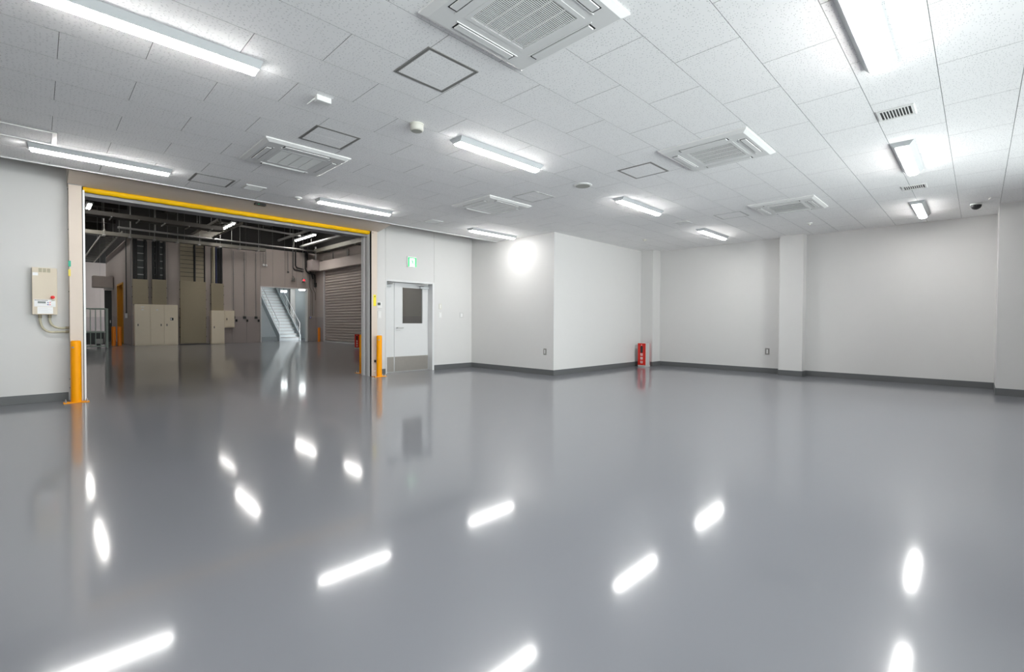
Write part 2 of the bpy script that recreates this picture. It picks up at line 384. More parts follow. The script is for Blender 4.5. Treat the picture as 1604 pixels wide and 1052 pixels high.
MB().box(DX0+.03, DX1-.05, ly-.01, ly+.05, 0, 0.008).build('threshold', 'steel', dr)

# ------------------------------------------------------------------ sheet shutter in the big opening
ss = thing('sheet_shutter', 'beige sheet shutter frame with a rolled up yellow curtain edge around the hall opening', 'shutter', (OX0, 8.8, 0))
def L(m, x0, x1, y0, y1, z0, z1): return m.box(x0-OX0, x1-OX0, y0-8.8, y1-8.8, z0, z1)
for x0, x1 in ((0.312, 0.447), (4.805, 4.935)):
    p = L(MB(), x0, x1, 8.80, LW, 0, 2.965).build('guide_post', 'beige_metal', ss, bevel=.004)
    for zz in ([0.18, 0.30, 1.5, 2.35, 2.9] if x0 < 1 else [2.92]):
        L(MB(), x0-.006 if x0 < 1 else x0+.02, x0 if x0 < 1 else x0+.035, 8.86 if x0 < 1 else 8.797, 8.875 if x0 < 1 else 8.80, zz, zz+.015).build('screw', 'dark_steel', p)
L(MB(), 0.447, 0.456, 8.83, LW+.02, 0, 2.96).build('guide_rail', 'dark_gap', ss)
L(MB(), 0.456, 0.478, 8.84, 8.90, 0, 2.92).build('guide_rail', 'rail_white', ss)
# inner jamb of the opening on the right: dark slot, rails and grey panel
L(MB(), 4.799, 4.806, 8.803, 8.868, 0, 2.96).build('guide_slot', 'dark_gap', ss)
L(MB(), 4.790, 4.84, 8.868, 8.965, 0, 2.92).build('guide_rail', 'rail_white', ss)
L(MB(), 4.798, 4.84, 8.965, 9.085, 0, 2.92).build('guide_rail', 'pale_aluminium', ss)
L(MB(), 4.788, 4.84, 9.085, 9.20, 0, 2.92).build('guide_rail', 'rail_white', ss)
hb = MB().prism([(8.30-8.8, 3.04), (8.82-8.8, 2.968), (9.0-8.8, 2.968), (9.0-8.8, 3.45), (8.30-8.8, 3.45)], 'x', 0.305-OX0, 4.965-OX0)
hb.build('header_box', 'beige_metal', ss)
L(MB(), 0.305, 0.455, 8.795, 8.82, 2.962, 2.97).build('header_joint', 'panel_seam', ss)
yb = MB(); pts = []
for i in range(45):                     # slightly wavy roll of yellow vinyl
    t = i/44; pts.append((0.462-OX0 + t*(4.83-0.462), 8.90-8.8 + .004*math.sin(i*1.7), 2.945 + .003*math.sin(i*2.3)))
yb.tube(pts, .044, 12).build('curtain_edge', 'yellow_vinyl', ss, True)
L(MB(), 0.478, 4.83, LW-.03, LW+.02, 2.865, 2.945).build('lintel_strip', 'lintel_grey', ss)
L(MB(), 0.478, 4.83, LW+.02, LW+.40, 2.895, 3.0).build('lintel_soffit', 'lintel_grey', ss)
sn = L(MB(), 2.50, 2.66, 8.33, 8.40, 3.005, 3.034).build('motion_sensor', 'black', ss)
L(MB(), 2.545, 2.557, 8.328, 8.34, 3.012, 3.020).build('indicator', 'exit_green', sn)
MB().box(.304-OX0, .330-OX0, -.004, 0, 1.845, 1.925).build('green_tape', 'tape_green', ss)
MB().box(.304-OX0, .326-OX0, -.004, 0, 1.715, 1.81).build('yellow_tape', 'tape_yellow', ss)
st = MB().box(4.845-OX0, 4.905-OX0, -.003, 0, 1.44, 1.67).build('warning_sticker', 'sticker_yellow', ss)
MB().prism([(4.86-OX0, 1.625), (4.892-OX0, 1.625), (4.876-OX0, 1.655)], 'y', -.004, -.003).build('warning_triangle', 'black', st)
for i in range(9): MB().box(4.857-OX0, 4.893-OX0, -.0036, -.003, 1.60-i*.016, 1.604-i*.016).build('print_line', 'tape_yellow', st)
sk = MB().box(4.86-OX0, 4.895-OX0, -.022, 0, .285, .335).build('photo_sensor', 'black', ss)
MB().box(4.855-OX0, 4.90-OX0, -.004, 0, .10, .115).build('cable_clip', 'sign_white', ss)

# ------------------------------------------------------------------ ceiling lamps
def make_lamp(label, loc, group):
    t = thing('ceiling_light', label, 'ceiling light', loc, 0, group)
    l, w = 0.635, 0.100
    MB().frustum((-l+.015, l-.015, -.060, .060), -.048, (-l, l, -w, w), 0).build('housing', 'lamp_housing', t)
    prof = [(-.054, -.047)] + [(-.054*math.cos(a), -.048-.026*math.sin(a)) for a in [PI*i/10 for i in range(11)]] + [(.054, -.047)]
    MB().prism(prof, 'x', -l+.028, l-.028).build('diffuser', 'lamp_glow', t, True)
    return t
LG = 'surface mounted strip lamps of the white room'
lamps = [((0.575, 7.31), 'lit strip lamp above the left end of the shutter opening'),
         ((3.69, 7.27), 'lit strip lamp above the right end of the shutter opening'),
         ((6.79, 7.31), 'lit strip lamp close to the white return wall, above the door'),
         ((0.55, 3.85), 'largest lit strip lamp, cut by the top left edge of the photo'),
         ((3.69, 3.86), 'lit strip lamp between the round beige detector and the round ceiling speaker'),
         ((6.845, 3.905), 'lit strip lamp just beyond the round ceiling speaker'),
         ((10.0, 3.99), 'lit strip lamp nearest the far corner with the extinguisher box'),
         ((3.745, 0.54), 'lit strip lamp cut by the top edge, at the right'),
         ((6.99, 0.60), 'lit strip lamp between the two ceiling vents at the right'),
         ((10.18, 0.71), 'lit strip lamp closest to the end wall, near the dome camera')]
first = None
for (x, y), lab in lamps:
    if first is None: first = make_lamp(lab, (x, y, H), LG)
    else: dup(first, (x, y, H), lab, LG)
for x, y, n in ((-2.5, .55, 'farther'), (0.6, .55, 'nearer')):
    dup(first, (x, y, H), 'lit strip lamp behind the camera, %s row' % n, LG)

# ------------------------------------------------------------------ ceiling cassette air conditioners
def make_ac(label, loc, group):
    t = thing('air_conditioner', label, 'air conditioner', loc, 0, group)
    m = MB(); o, i, g = .46, .42, .262; z0, z1 = -.034, 0.0
    def ring(a, za, b, zb):
        va = [(-a,-a,za),(a,-a,za),(a,a,za),(-a,a,za)]; vb = [(-b,-b,zb),(b,-b,zb),(b,b,zb),(-b,b,zb)]
        m.add(va+vb, [(k, (k+1) % 4, 4+(k+1) % 4, 4+k) for k in range(4)])
    ring(o, z1, o, -.012); ring(o, -.012, i, z0); ring(i, z0, g, z0); ring(g, z0, g, -.004)
    m.add([(-o,-o,z1),(o,-o,z1),(o,o,z1),(-o,o,z1)], [(0,1,2,3)])
    m.build('panel', 'ac_plastic', t)
    MB().box(-g, g, -g, g, -.008, -.004).build('filter_backing', 'dark_gap', t)
    gr = MB().box(-g, g, -g, -g+.03, -.036, -.02).box(-g, g, g-.03, g, -.036, -.02).box(-g, -g+.03, -g+.03, g-.03, -.036, -.02).box(g-.03, g, -g+.03, g-.03, -.036, -.02)
    gr = gr.build('grille_frame', 'ac_plastic', t)
    s = MB(); n = 36; w = 2*(g-.03)/n
    for k in range(n): s.box(-g+.03, g-.03, -g+.03+w*k+w*.31, -g+.03+w*(k+1)-w*.31, -.034, -.0305)
    s = s.build('grille_slats', 'ac_plastic', gr); s['kind'] = 'stuff'
    for xx in (-.118, 0.0, .118): MB().box(xx-.004, xx+.004, -g+.03, g-.03, -.0355, -.030).build('grille_rib', 'ac_plastic', gr)
    for k in range(4):
        a = k*PI/2
        def rot(mb): mb.v = [(x*math.cos(a)-y*math.sin(a), x*math.sin(a)+y*math.cos(a), z) for x, y, z in mb.v]; return mb
        fl = rot(MB().box(-.255, .255, .325, .392, -.0348, -.033)).build('outlet_slot', 'dark_gap', t)
        rot(MB().frustum((-.240, .240, .335, .384), -.041, (-.243, .243, .333, .386), -.0346)).build('flap', 'ac_plastic', fl)
        rot(MB().box(-.27, .27, .318, .325, -.0385, -.0335)).build('outlet_lip', 'ac_plastic', fl)
    MB().box(-.235, -.185, -.30, -.292, -.0346, -.034).build('name_mark', 'print_grey', t)
    return t
AG = 'ceiling cassette air conditioners'
ac = make_ac('largest white air conditioner cassette, cut by the top edge of the photo', (2.122, 2.01, H), AG)
dup(ac, (5.30, 2.085, H), 'white air conditioner cassette right of the grey framed hatch, right half of the ceiling', AG)
dup(ac, (8.525, 2.21, H), 'white air conditioner cassette closest to the end wall', AG)
dup(ac, (2.13, 5.68, H), 'white air conditioner cassette above the shutter opening, left half of the ceiling', AG)
dup(ac, (5.22, 5.655, H), 'small looking white air conditioner cassette above the white door', AG)

# ------------------------------------------------------------------ access hatches
def make_hatch(label, cx, cy, line_y, frame='aluminium_grey', cut=None):
    t = thing('access_hatch', label, 'hatch', (cx, cy, H), 0, 'square access hatches in the ceiling')
    h, w = .230, .027
    for a in ((-h, h, -h, -h+w), (-h, h, h-w, h), (-h, -h+w, -h+w, h-w), (h-w, h, -h+w, h-w)):
        f = MB().box(*a, -.004, 0).build('frame_bar', frame, t)
    i = h-w-.001
    if line_y is None: MB().box(-i, i, -i, i, -.0035, 0).build('hatch_panel', 'ceiling_tile', t)
    else:
        q = line_y-cy
        MB().box(-i, i, -i, q-.0017, -.0035, 0).build('hatch_panel', 'ceiling_tile', t); MB().box(-i, i, q+.0017, i, -.0035, 0).build('hatch_panel', 'ceiling_tile', t)
    # fine groove of the double frame
    g = h-w/2
    MB().box(-g, g, -g-.0012, -g+.0012, -.0045, -.004).box(-g, g, g-.0012, g+.0012, -.0045, -.004).box(-g-.0012, -g+.0012, -g, g, -.0045, -.004).box(g-.0012, g+.0012, -g, g, -.0045, -.004).build('frame_groove', 'dark_steel' if frame != 'white_metal' else 'aluminium_grey', t)
    return t
make_hatch('largest square access hatch, in front of the top air conditioner', 2.149, 2.956, TY0-3*TW)
make_hatch('grey framed access hatch beside the left air conditioner', 2.151, 4.808, TY0+TW)
make_hatch('grey framed access hatch right of the lamp over the shutter opening', 1.677, 7.39, None)
make_hatch('grey framed access hatch left of the right hand air conditioner', 5.341, 3.004, TY0-3*TW)
make_hatch('faint square access hatch behind the small air conditioner over the door', 5.293, 4.806, TY0+TW, 'pale_aluminium')
make_hatch('faint square access hatch left of the air conditioner nearest the end wall', 8.602, 3.115, None, 'pale_aluminium')
t = thing('access_hatch', 'white framed hatch at the left edge beside the strip lamp', 'hatch', (-0.075, 6.91, H), 0, 'square access hatches in the ceiling')
for a in ((-.235, .235, -.235, -.2), (-.235, .235, .2, .235), (-.235, -.2, -.2, .2), (.2, .235, -.2, .2)): MB().box(*a, -.012, 0).build('frame_bar', 'white_plastic', t)
for a in ((-.239, .239, -.239, -.235), (-.239, .239, .235, .239), (-.239, -.235, -.235, .235), (.235, .239, -.235, .235)): MB().box(*a, -.004, 0).build('frame_groove', 'aluminium_grey', t)
MB().box(-.2, .2, -.2, .2, -.003, 0).build('hatch_panel', 'ceiling_tile', t)

# ------------------------------------------------------------------ ceiling vents
def make_vent(label, cx, cy, inner):
    t = thing('ceiling_vent', label, 'vent', (cx, cy, H), 0, 'square ceiling vents')
    h, w = .132, .024
    MB().frustum((-h+.004, h-.004, -h+.004, -h+w), -.010, (-h, h, -h, -h+w), 0).frustum((-h+.004, h-.004, h-w, h-.004), -.010, (-h, h, h-w, h), 0).box(-h, -h+w, -h+w, h-w, -.010, 0).box(h-w, h, -h+w, h-w, -.010, 0).build('vent_frame', 'white_plastic', t)
    MB().box(-h+w, h-w, -h+w, h-w, -.0015, 0).build('vent_backing', inner, t)
    n = 10; sp = 2*(h-w)/n
    me = MB().box(-h+w, h-w, -.003, .003, -.010, -.001).mesh('vent_slat', 'white_plastic')
    for k in range(1, n): piece(me, 'vent_slat', t, (0, -h+w+k*sp, 0))
    return t
make_vent('white slatted ceiling vent with dark slots between the right hand lamps', 5.45, 0.555, 'dark_steel')
make_vent('smaller looking slatted ceiling vent closest to the end wall', 8.555, 0.66, 'black')
make_vent('pale ceiling vent near the hatch over the shutter opening', 2.188, 7.36, 'print_grey')
make_vent('pale ceiling vent between shutter header and door', 5.28, 7.33, 'print_grey')
make_vent('pale ceiling vent between the two far right lamps', 8.58, 3.99, 'print_grey')

# ------------------------------------------------------------------ small ceiling devices
t = thing('ceiling_detector', 'round beige drum detector hanging below the ceiling', 'detector', (2.589, 3.87, H))
MB().lathe([(.068, 0), (.068, -.012), (.064, -.014), (.064, -.055), (.058, -.064), (.052, -.066)], n=32).build('drum', 'ivory_plastic', t, True)
MB().lathe([(.050, -.066), (.050, -.068), (.044, -.069)], n=32).build('grille_disc', 'sensor_grey', t, True)
t = thing('ceiling_speaker', 'round flush ceiling speaker with grey disc', 'speaker', (5.328, 3.915, H))
MB().lathe([(.125, 0), (.122, -.008), (.098, -.014)], n=40).build('rim', 'white_plastic', t, True)
MB().lathe([(.097, -.013), (.097, -.016), (.03, -.018)], n=40).build('grille_disc', 'sensor_grey', t, True)
t = thing('wireless_access_point', 'small white box with a stub antenna under the ceiling', 'access point', (1.725, 3.985, H))
MB().box(-.062, .062, -.03, .035, -.045, 0).build('body', 'white_plastic', t, bevel=.004)
MB().tube([(-.062, .01, -.03), (-.072, .02, -.034), (-.088, .115, -.05)], [.006, .006, .004], 8).build('antenna', 'white_plastic', t, True)
for lab, x, y, r in (('tiny round beige heat detector near the far corner', 9.735, 5.416, .045), ('flat round smoke detector near the shutter header', 2.831, 7.434, .055), ('small round detector beyond the air conditioner nearest the end wall', 10.25, 2.29, .05)):
    t = thing('smoke_detector', lab, 'detector', (x, y, H))
    MB().lathe([(r, 0), (r, -.012), (r*.8, -.022), (r*.5, -.026)], n=24).build('base', 'ivory_plastic' if x > 9.6 and y > 5 else 'white_plastic', t, True)
    MB().lathe([(r*.42, -.026), (r*.36, -.04), (r*.1, -.044)], n=20).build('sensing_head', 'ivory_plastic', t, True)
t = thing('dome_camera', 'black dome camera on a white ceiling base near the end wall', 'camera', (10.40, 0.055, H))
MB().lathe([(.070, 0), (.070, -.02), (.062, -.028)], n=28).build('base', 'white_plastic', t, True)
MB().lathe([(.064, -.024), (.062, -.05), (.048, -.075), (.025, -.09), (.006, -.094)], n=28).build('dome', 'black', t, True)
MB().tube([(-.062, -.012, -.045), (-.085, -.016, -.058)], .018, 12).build('lens_barrel', 'black', t, True)
t = thing('ceiling_cable_stub', 'thin cable end lying at the ceiling beside the camera', 'cable', (10.05, -0.10, H))
MB().tube([(0, 0, -.004), (.08, .02, -.004), (.16, .02, -.008)], .003, 6).build('cable', 'ivory_plastic', t)

# ------------------------------------------------------------------ bollards
def make_bollard(label, loc, m, group, r=.055, h=.84, plate=True):
    t = thing('bollard', label, 'bollard', loc, 0, group)
    MB().lathe([(r, .008), (r, h-.025), (r*.93, h-.008), (r*.75, h)], n=28).build('post', m, t, True)
    if plate:
        MB().box(-.13, .13, -.07, .07, 0, .010).build('base_plate', m, t, bevel=.003)
        for sx in (-.105, .105):
            for sy in (-.045, .045):
                MB().lathe([(.011, .010), (.011, .020), (.006, .021), (.006, .045)], (sx, sy, 0), 8).build('anchor_bolt', 'steel', t)
        lb = MB()
        for k in range(6):
            a0, a1 = math.radians(-100-42+k*5), math.radians(-100-42+(k+1)*5); rr = r+.0008
            z0, z1 = h-.098, h-.082
            lb.add([(rr*math.cos(a0), rr*math.sin(a0), z0), (rr*math.cos(a1), rr*math.sin(a1), z0), (rr*math.cos(a1), rr*math.sin(a1), z1), (rr*math.cos(a0), rr*math.sin(a0), z1)], [(0, 1, 2, 3)])
        lb.build('maker_label', 'print_grey', t)
    return t
BG = 'yellow bollards at the shutter opening'
make_bollard('yellow bollard at the left foot of the shutter frame', (0.366, 8.69, 0), 'bollard_yellow', BG)
make_bollard('yellow bollard at the right foot of the shutter frame, beside the door', (4.905, 8.67, 0), 'bollard_yellow', BG)
make_bollard('yellow bollard half hidden behind the right shutter jamb', (4.985, 9.55, 0), 'bollard_yellow', BG)
HG = 'orange bollards standing in the hall'
make_bollard('orange bollard beside the roller shutter in the hall', (11.10, 26.2, 0), 'bollard_orange', HG, .07, .80, False)
make_bollard('left one of the two orange bollards by the amber doorway', (2.37, 27.1, 0), 'bollard_orange', HG, .075, .86, False)
make_bollard('right one of the two orange bollards by the amber doorway', (2.57, 27.1, 0), 'bollard_orange', HG, .075, .86, False)

# ------------------------------------------------------------------ control box with flexible conduits
t = thing('control_box', 'beige wall control box with red button and display, left of the shutter', 'control box', (-0.045, LW, 1.19))
bw, bd, bh = .24, .12, .625
body = MB().box(0, bw, -bd, 0, 0, bh).build('body', 'cream_metal', t, bevel=.004)
for k in range(3):
    v = MB().box(.062+k*.040, .096+k*.040, -bd-.0015, -bd, bh-.062, bh-.008).build('vent_slot', 'conduit_beige', body)
    for q in range(5): MB().box(.064+k*.040, .094+k*.040, -bd-.0025, -bd-.001, bh-.058+q*.010, bh-.054+q*.010).build('louvre', 'duct_cover', body)
MB().box(.006, .058, -bd-.001, -bd, bh-.108, bh-.068).build('paper_label', 'sign_white', body)
cp = MB().box(.018, .222, -bd-.002, -bd, .105, .200).build('control_plate', 'sign_white', body)
MB().box(.178, .220, -bd-.003, -bd-.002, .107, .182).build('silver_zone', 'pale_aluminium', cp)
MB().box(.052, .128, -bd-.004, -bd-.002, .150, .174).build('display', 'lcd_dark', cp)
for k in range(9): MB().box(.024+k*.014, .034+k*.014, -bd-.003, -bd-.002, .185, .194).build('print_mark', 'black', cp)
for bx, bz, bm in ((.142, .155, 'button_blue'), (.162, .155, 'red_button'), (.142, .128, 'button_blue'), (.162, .128, 'red_button')):
    MB().box(bx, bx+.014, -bd-.005, -bd-.002, bz, bz+.011).build('key', bm, cp)
pl = MB().box(.048, .198, -bd-.001, -bd, .012, .100).build('instruction_paper', 'sign_white', body)
for k in range(6): MB().box(.056, .190-(k % 3)*.02, -bd-.0015, -bd-.001, .024+k*.012, .0265+k*.012).build('print_line', 'pale_aluminium', pl)
eb = MB(); eb.tube([(.195, -bd, .232), (.195, -bd-.02, .232), (.195, -bd-.022, .232), (.195, -bd-.036, .232), (.195, -bd-.040, .232)], [.014, .014, .021, .021, .015], 18)
eb.build('emergency_button', 'red_button', t, True)
MB().box(.186, .218, -bd-.004, -bd-.001, .186, .198).build('key_switch', 'conduit_beige', t)
def bend(p0, p1, p2, n=10): return [tuple((1-q)**2*a + 2*q*(1-q)*b + q*q*c for a, b, c in zip(p0, p1, p2)) for q in [i/n for i in range(n+1)]]
for xx, zz in ((.072, -.238), (.165, -.185)):
    pts = [(xx, -.05, 0), (xx, -.05, -.06)] + bend((xx, -.05, -.06), (xx+.005, -.05, zz), (xx+.13, -.05, zz))[1:] + [(.345, -.05, zz+.006)]
    c = MB().tube(pts, .0135, 12).build('flexible_conduit', 'conduit_beige', t, True)
    MB().tube([(xx, -.05, 0), (xx, -.05, -.045)], .019, 12).build('coupling', 'duct_cover', c, True)
    MB().tube([(.318, -.05, zz+.006), (.356, -.05, zz+.006)], .019, 12).build('coupling', 'duct_cover', c, True)

# ------------------------------------------------------------------ exit sign, switches, outlets
t = thing('exit_sign', 'lit green and white running man exit sign above the door', 'exit sign', (5.765, LW, 2.335))
MB().box(0, .235, -.035, 0, 0, .235).build('housing', 'white_plastic', t, bevel=.003)
f = MB().box(.008, .227, -.0365, -.035, .006, .215).build('lit_face', 'exit_white', t)
MB().box(.010, .048, -.038, -.0365, .008, .212).build('green_field', 'exit_green', f); MB().box(.190, .225, -.038, -.0365, .008, .212).build('green_field', 'exit_green', f)
MB().box(.048, .190, -.038, -.0365, .196, .212).build('green_field', 'exit_green', f)
man = MB()
man.prism([(.112+.011*math.cos(a), .158+.011*math.sin(a)) for a in [2*PI*i/12 for i in range(12)]], 'y', -.0385, -.0365)
def limb(a, b, w):
    d = Vector((b[0]-a[0], b[1]-a[1])).normalized(); n = Vector((-d.y, d.x))*w
    man.prism([(a[0]+n.x, a[1]+n.y), (a[0]-n.x, a[1]-n.y), (b[0]-n.x, b[1]-n.y), (b[0]+n.x, b[1]+n.y)], 'y', -.0385, -.0365)
limb((.118, .145), (.128, .098), .010); limb((.118, .140), (.095, .118), .005); limb((.120, .140), (.146, .124), .005); limb((.128, .098), (.104, .082), .006); limb((.104, .082), (.098, .052), .006); limb((.128, .098), (.150, .072), .006); limb((.150, .072), (.176, .068), .006)
man.build('running_figure', 'exit_green', f)
t = thing('thermostat', 'white wall remote control with dark display left of the door', 'thermostat', (5.013, LW, 1.405))
MB().box(0, .135, -.018, 0, 0, .13).build('body', 'white_plastic', t, bevel=.003)
MB().box(.030, .096, -.0195, -.018, .062, .115).build('display', 'lcd_dark', t)
MB().box(.055, .080, -.0195, -.018, .020, .036).build('key', 'sign_white', t)
def plate(name, label, loc, w, h, m='white_plastic', rockers=1, inner='sign_white', axis='y', cat='switch'):
    t = thing(name, label, cat, loc, 0 if axis == 'y' else -PI/2)
    MB().box(-w/2, w/2, -.009, 0, -h/2, h/2).build('plate', m, t, bevel=.002)
    for k in range(rockers):
        c = (k-(rockers-1)/2)*.032
        MB().box(c-.012, c+.012, -.0125, -.009, -h*.32, h*.32).build('rocker', inner, t, bevel=.001)
    return t
plate('light_switch', 'tall white switch plate under the wall remote control', (5.095, LW, 1.265), .078, .15)
plate('intercom_plate', 'small ivory plate right of the door, upper of two', (6.675, LW, 1.485), .075, .13, 'ivory_plastic')
plate('blank_plate', 'white plate right of the door, lower of two', (6.675, LW, 1.285), .08, .13)
plate('double_switch', 'steel framed double switch between the door and the return wall', (7.315, LW, 1.29), .12, .13, 'pale_aluminium', 2)
plate('wall_outlet', 'steel framed outlet low on the return wall', (RX, 6.575, .495), .08, .135, 'aluminium_grey', 1, axis='x', cat='outlet')
plate('wall_outlet', 'steel framed outlet low on the end wall left of the middle pillar', (EX, 3.385, .49), .09, .145, 'aluminium_grey', 1, axis='x', cat='outlet')

# ------------------------------------------------------------------ fire extinguisher boxes
def extinguisher_box(label, loc, rz):
    t = thing('extinguisher_box', label, 'extinguisher box', loc, rz)
    w, d, h = .112, .110, .605
    MB().box(-w, w, -d, d, 0, .045).build('plinth', 'pale_aluminium', t, bevel=.003)
    MB().box(-w+.006, w-.006, -d+.012, d-.012, .045, h).build('cabinet', 'pale_aluminium', t, bevel=.004)
    MB().box(-w+.006, w-.006, d-.012, d-.001, .045, h-.005).build('back_panel', 'red_paint', t)
    fr = MB().box(-w, w, -d, -d+.012, .045, h-.004).build('front_panel', 'red_paint', t, bevel=.002)
    a = [(.036*math.cos(q), .445+(.060 if math.sin(q) >= 0 else -.060)+.032*math.sin(q)) for q in [2*PI*i/20 for i in range(20)]]
    MB().prism(a, 'y', -d-.0015, -d).build('viewing_slot', 'black', fr)
    MB().prism([(-.016, .548), (.016, .548), (0, .575)], 'y', -d-.001, -d).build('top_mark', 'sign_white', fr)
    for k, ch in enumerate('消火器'):
        z = .315-k*.096
        pl = MB().box(-.033, .033, -d-.002, -d, z-.031, z+.031).build('character_plate', 'sign_white', fr)
        try:
            me = glyph(ch, .058); me.materials.clear(); me.materials.append(MATS['red_paint'])
            if len(me.polygons):
                g = piece(me, 'character', fr, (0, -d-.0026, z)); g.rotation_euler = (PI/2, 0, 0)
        except Exception: pass
    return t
extinguisher_box('red and silver fire extinguisher box in the far corner', (10.98, 6.10, 0), math.radians(-94))
extinguisher_box('dark red extinguisher box in the hall, seen beside the right shutter jamb', (9.50, 18.5, 0), math.radians(-60))

# ================================================================== the hall behind the opening
HY, HX, HZ = 27.1, 11.3, 7.0
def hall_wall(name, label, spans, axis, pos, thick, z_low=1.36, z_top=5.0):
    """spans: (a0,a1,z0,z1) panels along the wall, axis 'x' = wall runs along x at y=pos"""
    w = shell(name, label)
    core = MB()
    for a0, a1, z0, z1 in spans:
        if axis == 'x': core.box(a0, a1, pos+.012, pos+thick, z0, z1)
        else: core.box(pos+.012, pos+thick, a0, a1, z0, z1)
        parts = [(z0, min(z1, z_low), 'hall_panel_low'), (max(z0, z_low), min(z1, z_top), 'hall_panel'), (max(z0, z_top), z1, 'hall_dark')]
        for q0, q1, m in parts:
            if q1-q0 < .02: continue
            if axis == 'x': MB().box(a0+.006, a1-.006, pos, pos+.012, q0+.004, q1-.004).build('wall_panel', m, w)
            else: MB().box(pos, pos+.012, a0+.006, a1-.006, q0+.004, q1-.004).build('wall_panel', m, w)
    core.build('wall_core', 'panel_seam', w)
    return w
SX0, SX1, SZ = 8.35, 10.84, 3.0       # stair opening
sp = []; n = 8
for k in range(n): a = 3.0+(SX0-3.0)*k/n; sp.append((a, 3.0+(SX0-3.0)*(k+1)/n, 0, HZ))
for k in range(4): sp.append((SX0+(SX1-SX0)*k/4, SX0+(SX1-SX0)*(k+1)/4, SZ, HZ))
sp.append((SX1, HX+.3, 0, HZ))
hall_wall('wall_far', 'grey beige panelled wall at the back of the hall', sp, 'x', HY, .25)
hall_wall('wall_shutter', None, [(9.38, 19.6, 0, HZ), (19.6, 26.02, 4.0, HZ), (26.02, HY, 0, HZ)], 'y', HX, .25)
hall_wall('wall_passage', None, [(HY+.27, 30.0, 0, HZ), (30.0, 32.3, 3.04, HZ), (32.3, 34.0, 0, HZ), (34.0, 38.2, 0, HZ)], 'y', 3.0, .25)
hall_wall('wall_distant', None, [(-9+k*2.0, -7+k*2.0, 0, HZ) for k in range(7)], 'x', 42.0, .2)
struct(MB().box(-9, -8.8, LW+.3, 42, 0, HZ).build('wall_hall_side', 'hall_panel'))
struct(MB().box(-8.8, -4.1, LW+.2, LW+.4, 0, HZ).box(-4.1, RX+.1, LW+.385, LW+.5, 3.1, HZ).box(-4.1, OX0-.1, LW+.385, LW+.45, 0, 3.1).box(OX1+.1, DX0-.02, LW+.385, LW+.45, 0, 3.1).box(DX1+.02, HX, LW+.385, LW+.45, 0, 3.1).box(RX+.1, HX, LW+.385, LW+.5, 3.1, HZ).box(DX0-.02, DX1+.02, LW+.385, LW+.45, DZ+.02, 3.1).build('wall_hall_front', 'hall_panel'))
# dark roof with beams
rf = shell('roof', 'dark hall roof with steel beams')
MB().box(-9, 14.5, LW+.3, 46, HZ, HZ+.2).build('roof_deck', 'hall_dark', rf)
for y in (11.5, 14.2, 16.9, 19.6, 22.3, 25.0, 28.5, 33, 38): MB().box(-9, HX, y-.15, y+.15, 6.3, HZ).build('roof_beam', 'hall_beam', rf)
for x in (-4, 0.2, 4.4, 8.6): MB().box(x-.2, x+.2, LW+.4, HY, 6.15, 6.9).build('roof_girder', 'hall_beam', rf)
# lamps under the hall roof
def hall_lamp(label, loc):
    t = thing('hall_light', label, 'ceiling light', loc, 0, 'strip lamps under the hall roof')
    MB().frustum((-.06, .06, -1.25, 1.25), 0, (-.10, .10, -1.28, 1.28), .06).build('housing', 'lamp_housing', t)
    MB().prism([(-.05, 0), (-.045, -.04), (0, -.055), (.045, -.04), (.05, 0)], 'y', -1.22, 1.22).build('diffuser', 'hall_glow', t)
    for sy in (-1, 1): MB().tube([(0, sy*.9, .06), (0, sy*.9, 1.56)], .006, 6).build('hanger_rod', 'galvanised', t)
    return t
HL = [((1.3, 18.6), 'hall strip lamp hidden above the opening, front left'), ((5.3, 18.7), 'hall strip lamp hidden above the opening, front middle'), ((9.85, 19.2), 'hall strip lamp hidden above the opening, front right'),
      ((1.42, 24.7), 'lit hall lamp peeping past the left shutter post'), ((6.15, 24.6), 'lit hall lamp half covered by the middle cable ladder'), ((9.75, 24.7), 'lit hall strip lamp near the roller shutter')]
HL += [((0.3, 31.5), 'added unseen lamp brightening the left passage, nearer'), ((0.3, 38.0), 'added unseen lamp brightening the left passage, farther')]  # unseen lamps added to brighten the passage wall
hl = hall_lamp(HL[0][1], (*HL[0][0], 5.45))
for (x, y), lab in HL[1:]: dup(hl, (x, y, 5.45), lab)

# cable trays, ladders and pipes
def ladder(label, x0, x1, y0, y1, z, step=.6, rods=True):
    t = thing('cable_ladder', label, 'cable tray', ((x0+x1)/2, y0, z)); w = (x1-x0)/2
    for s in (-1, 1): MB().box(s*w-.02, s*w+.02, 0, y1-y0, -.04, .05).build('side_rail', 'tray_steel', t)
    me = MB().box(-w, w, -.02, .02, -.02, .01).mesh('rung', 'tray_steel')
    k = 0.3
    while k < y1-y0: piece(me, 'rung', t, (0, k, 0)); k += step
    for s in (-1, 1):
        for q in (1.0, 3.4): MB().tube([(s*w, q, .05), (s*w, q, 2.0)], .008, 6).build('hanger_rod', 'galvanised', t)
    return t
ladder('open cable ladder running away at the upper left of the hall', 2.05, 2.62, 26.4, 41, 4.95)
ladder('dark cable ladder crossing below the hall lamp in the middle', 5.1, 5.98, 21.6, 26.8, 5.15, .35)
t = thing('cable_tray', 'long brown cable tray along the top of the hall back wall', 'cable tray', (-2, 26.2, 4.72))
MB().box(0, 10.3, -.16, -.14, 0, .15).box(0, 10.3, .14, .16, 0, .15).box(0, 10.3, -.14, .14, 0, .015).build('trough', 'tray_steel', t)
for k in range(12):
    MB().tube([(.6+k*.85, -.17, 0), (.6+k*.85, -.17, 2.2)], .009, 6).build('hanger_rod', 'galvanised', t)
    MB().box(.55+k*.85, .65+k*.85, -.2, .2, -.03, 0).build('support_bar', 'steel', t)
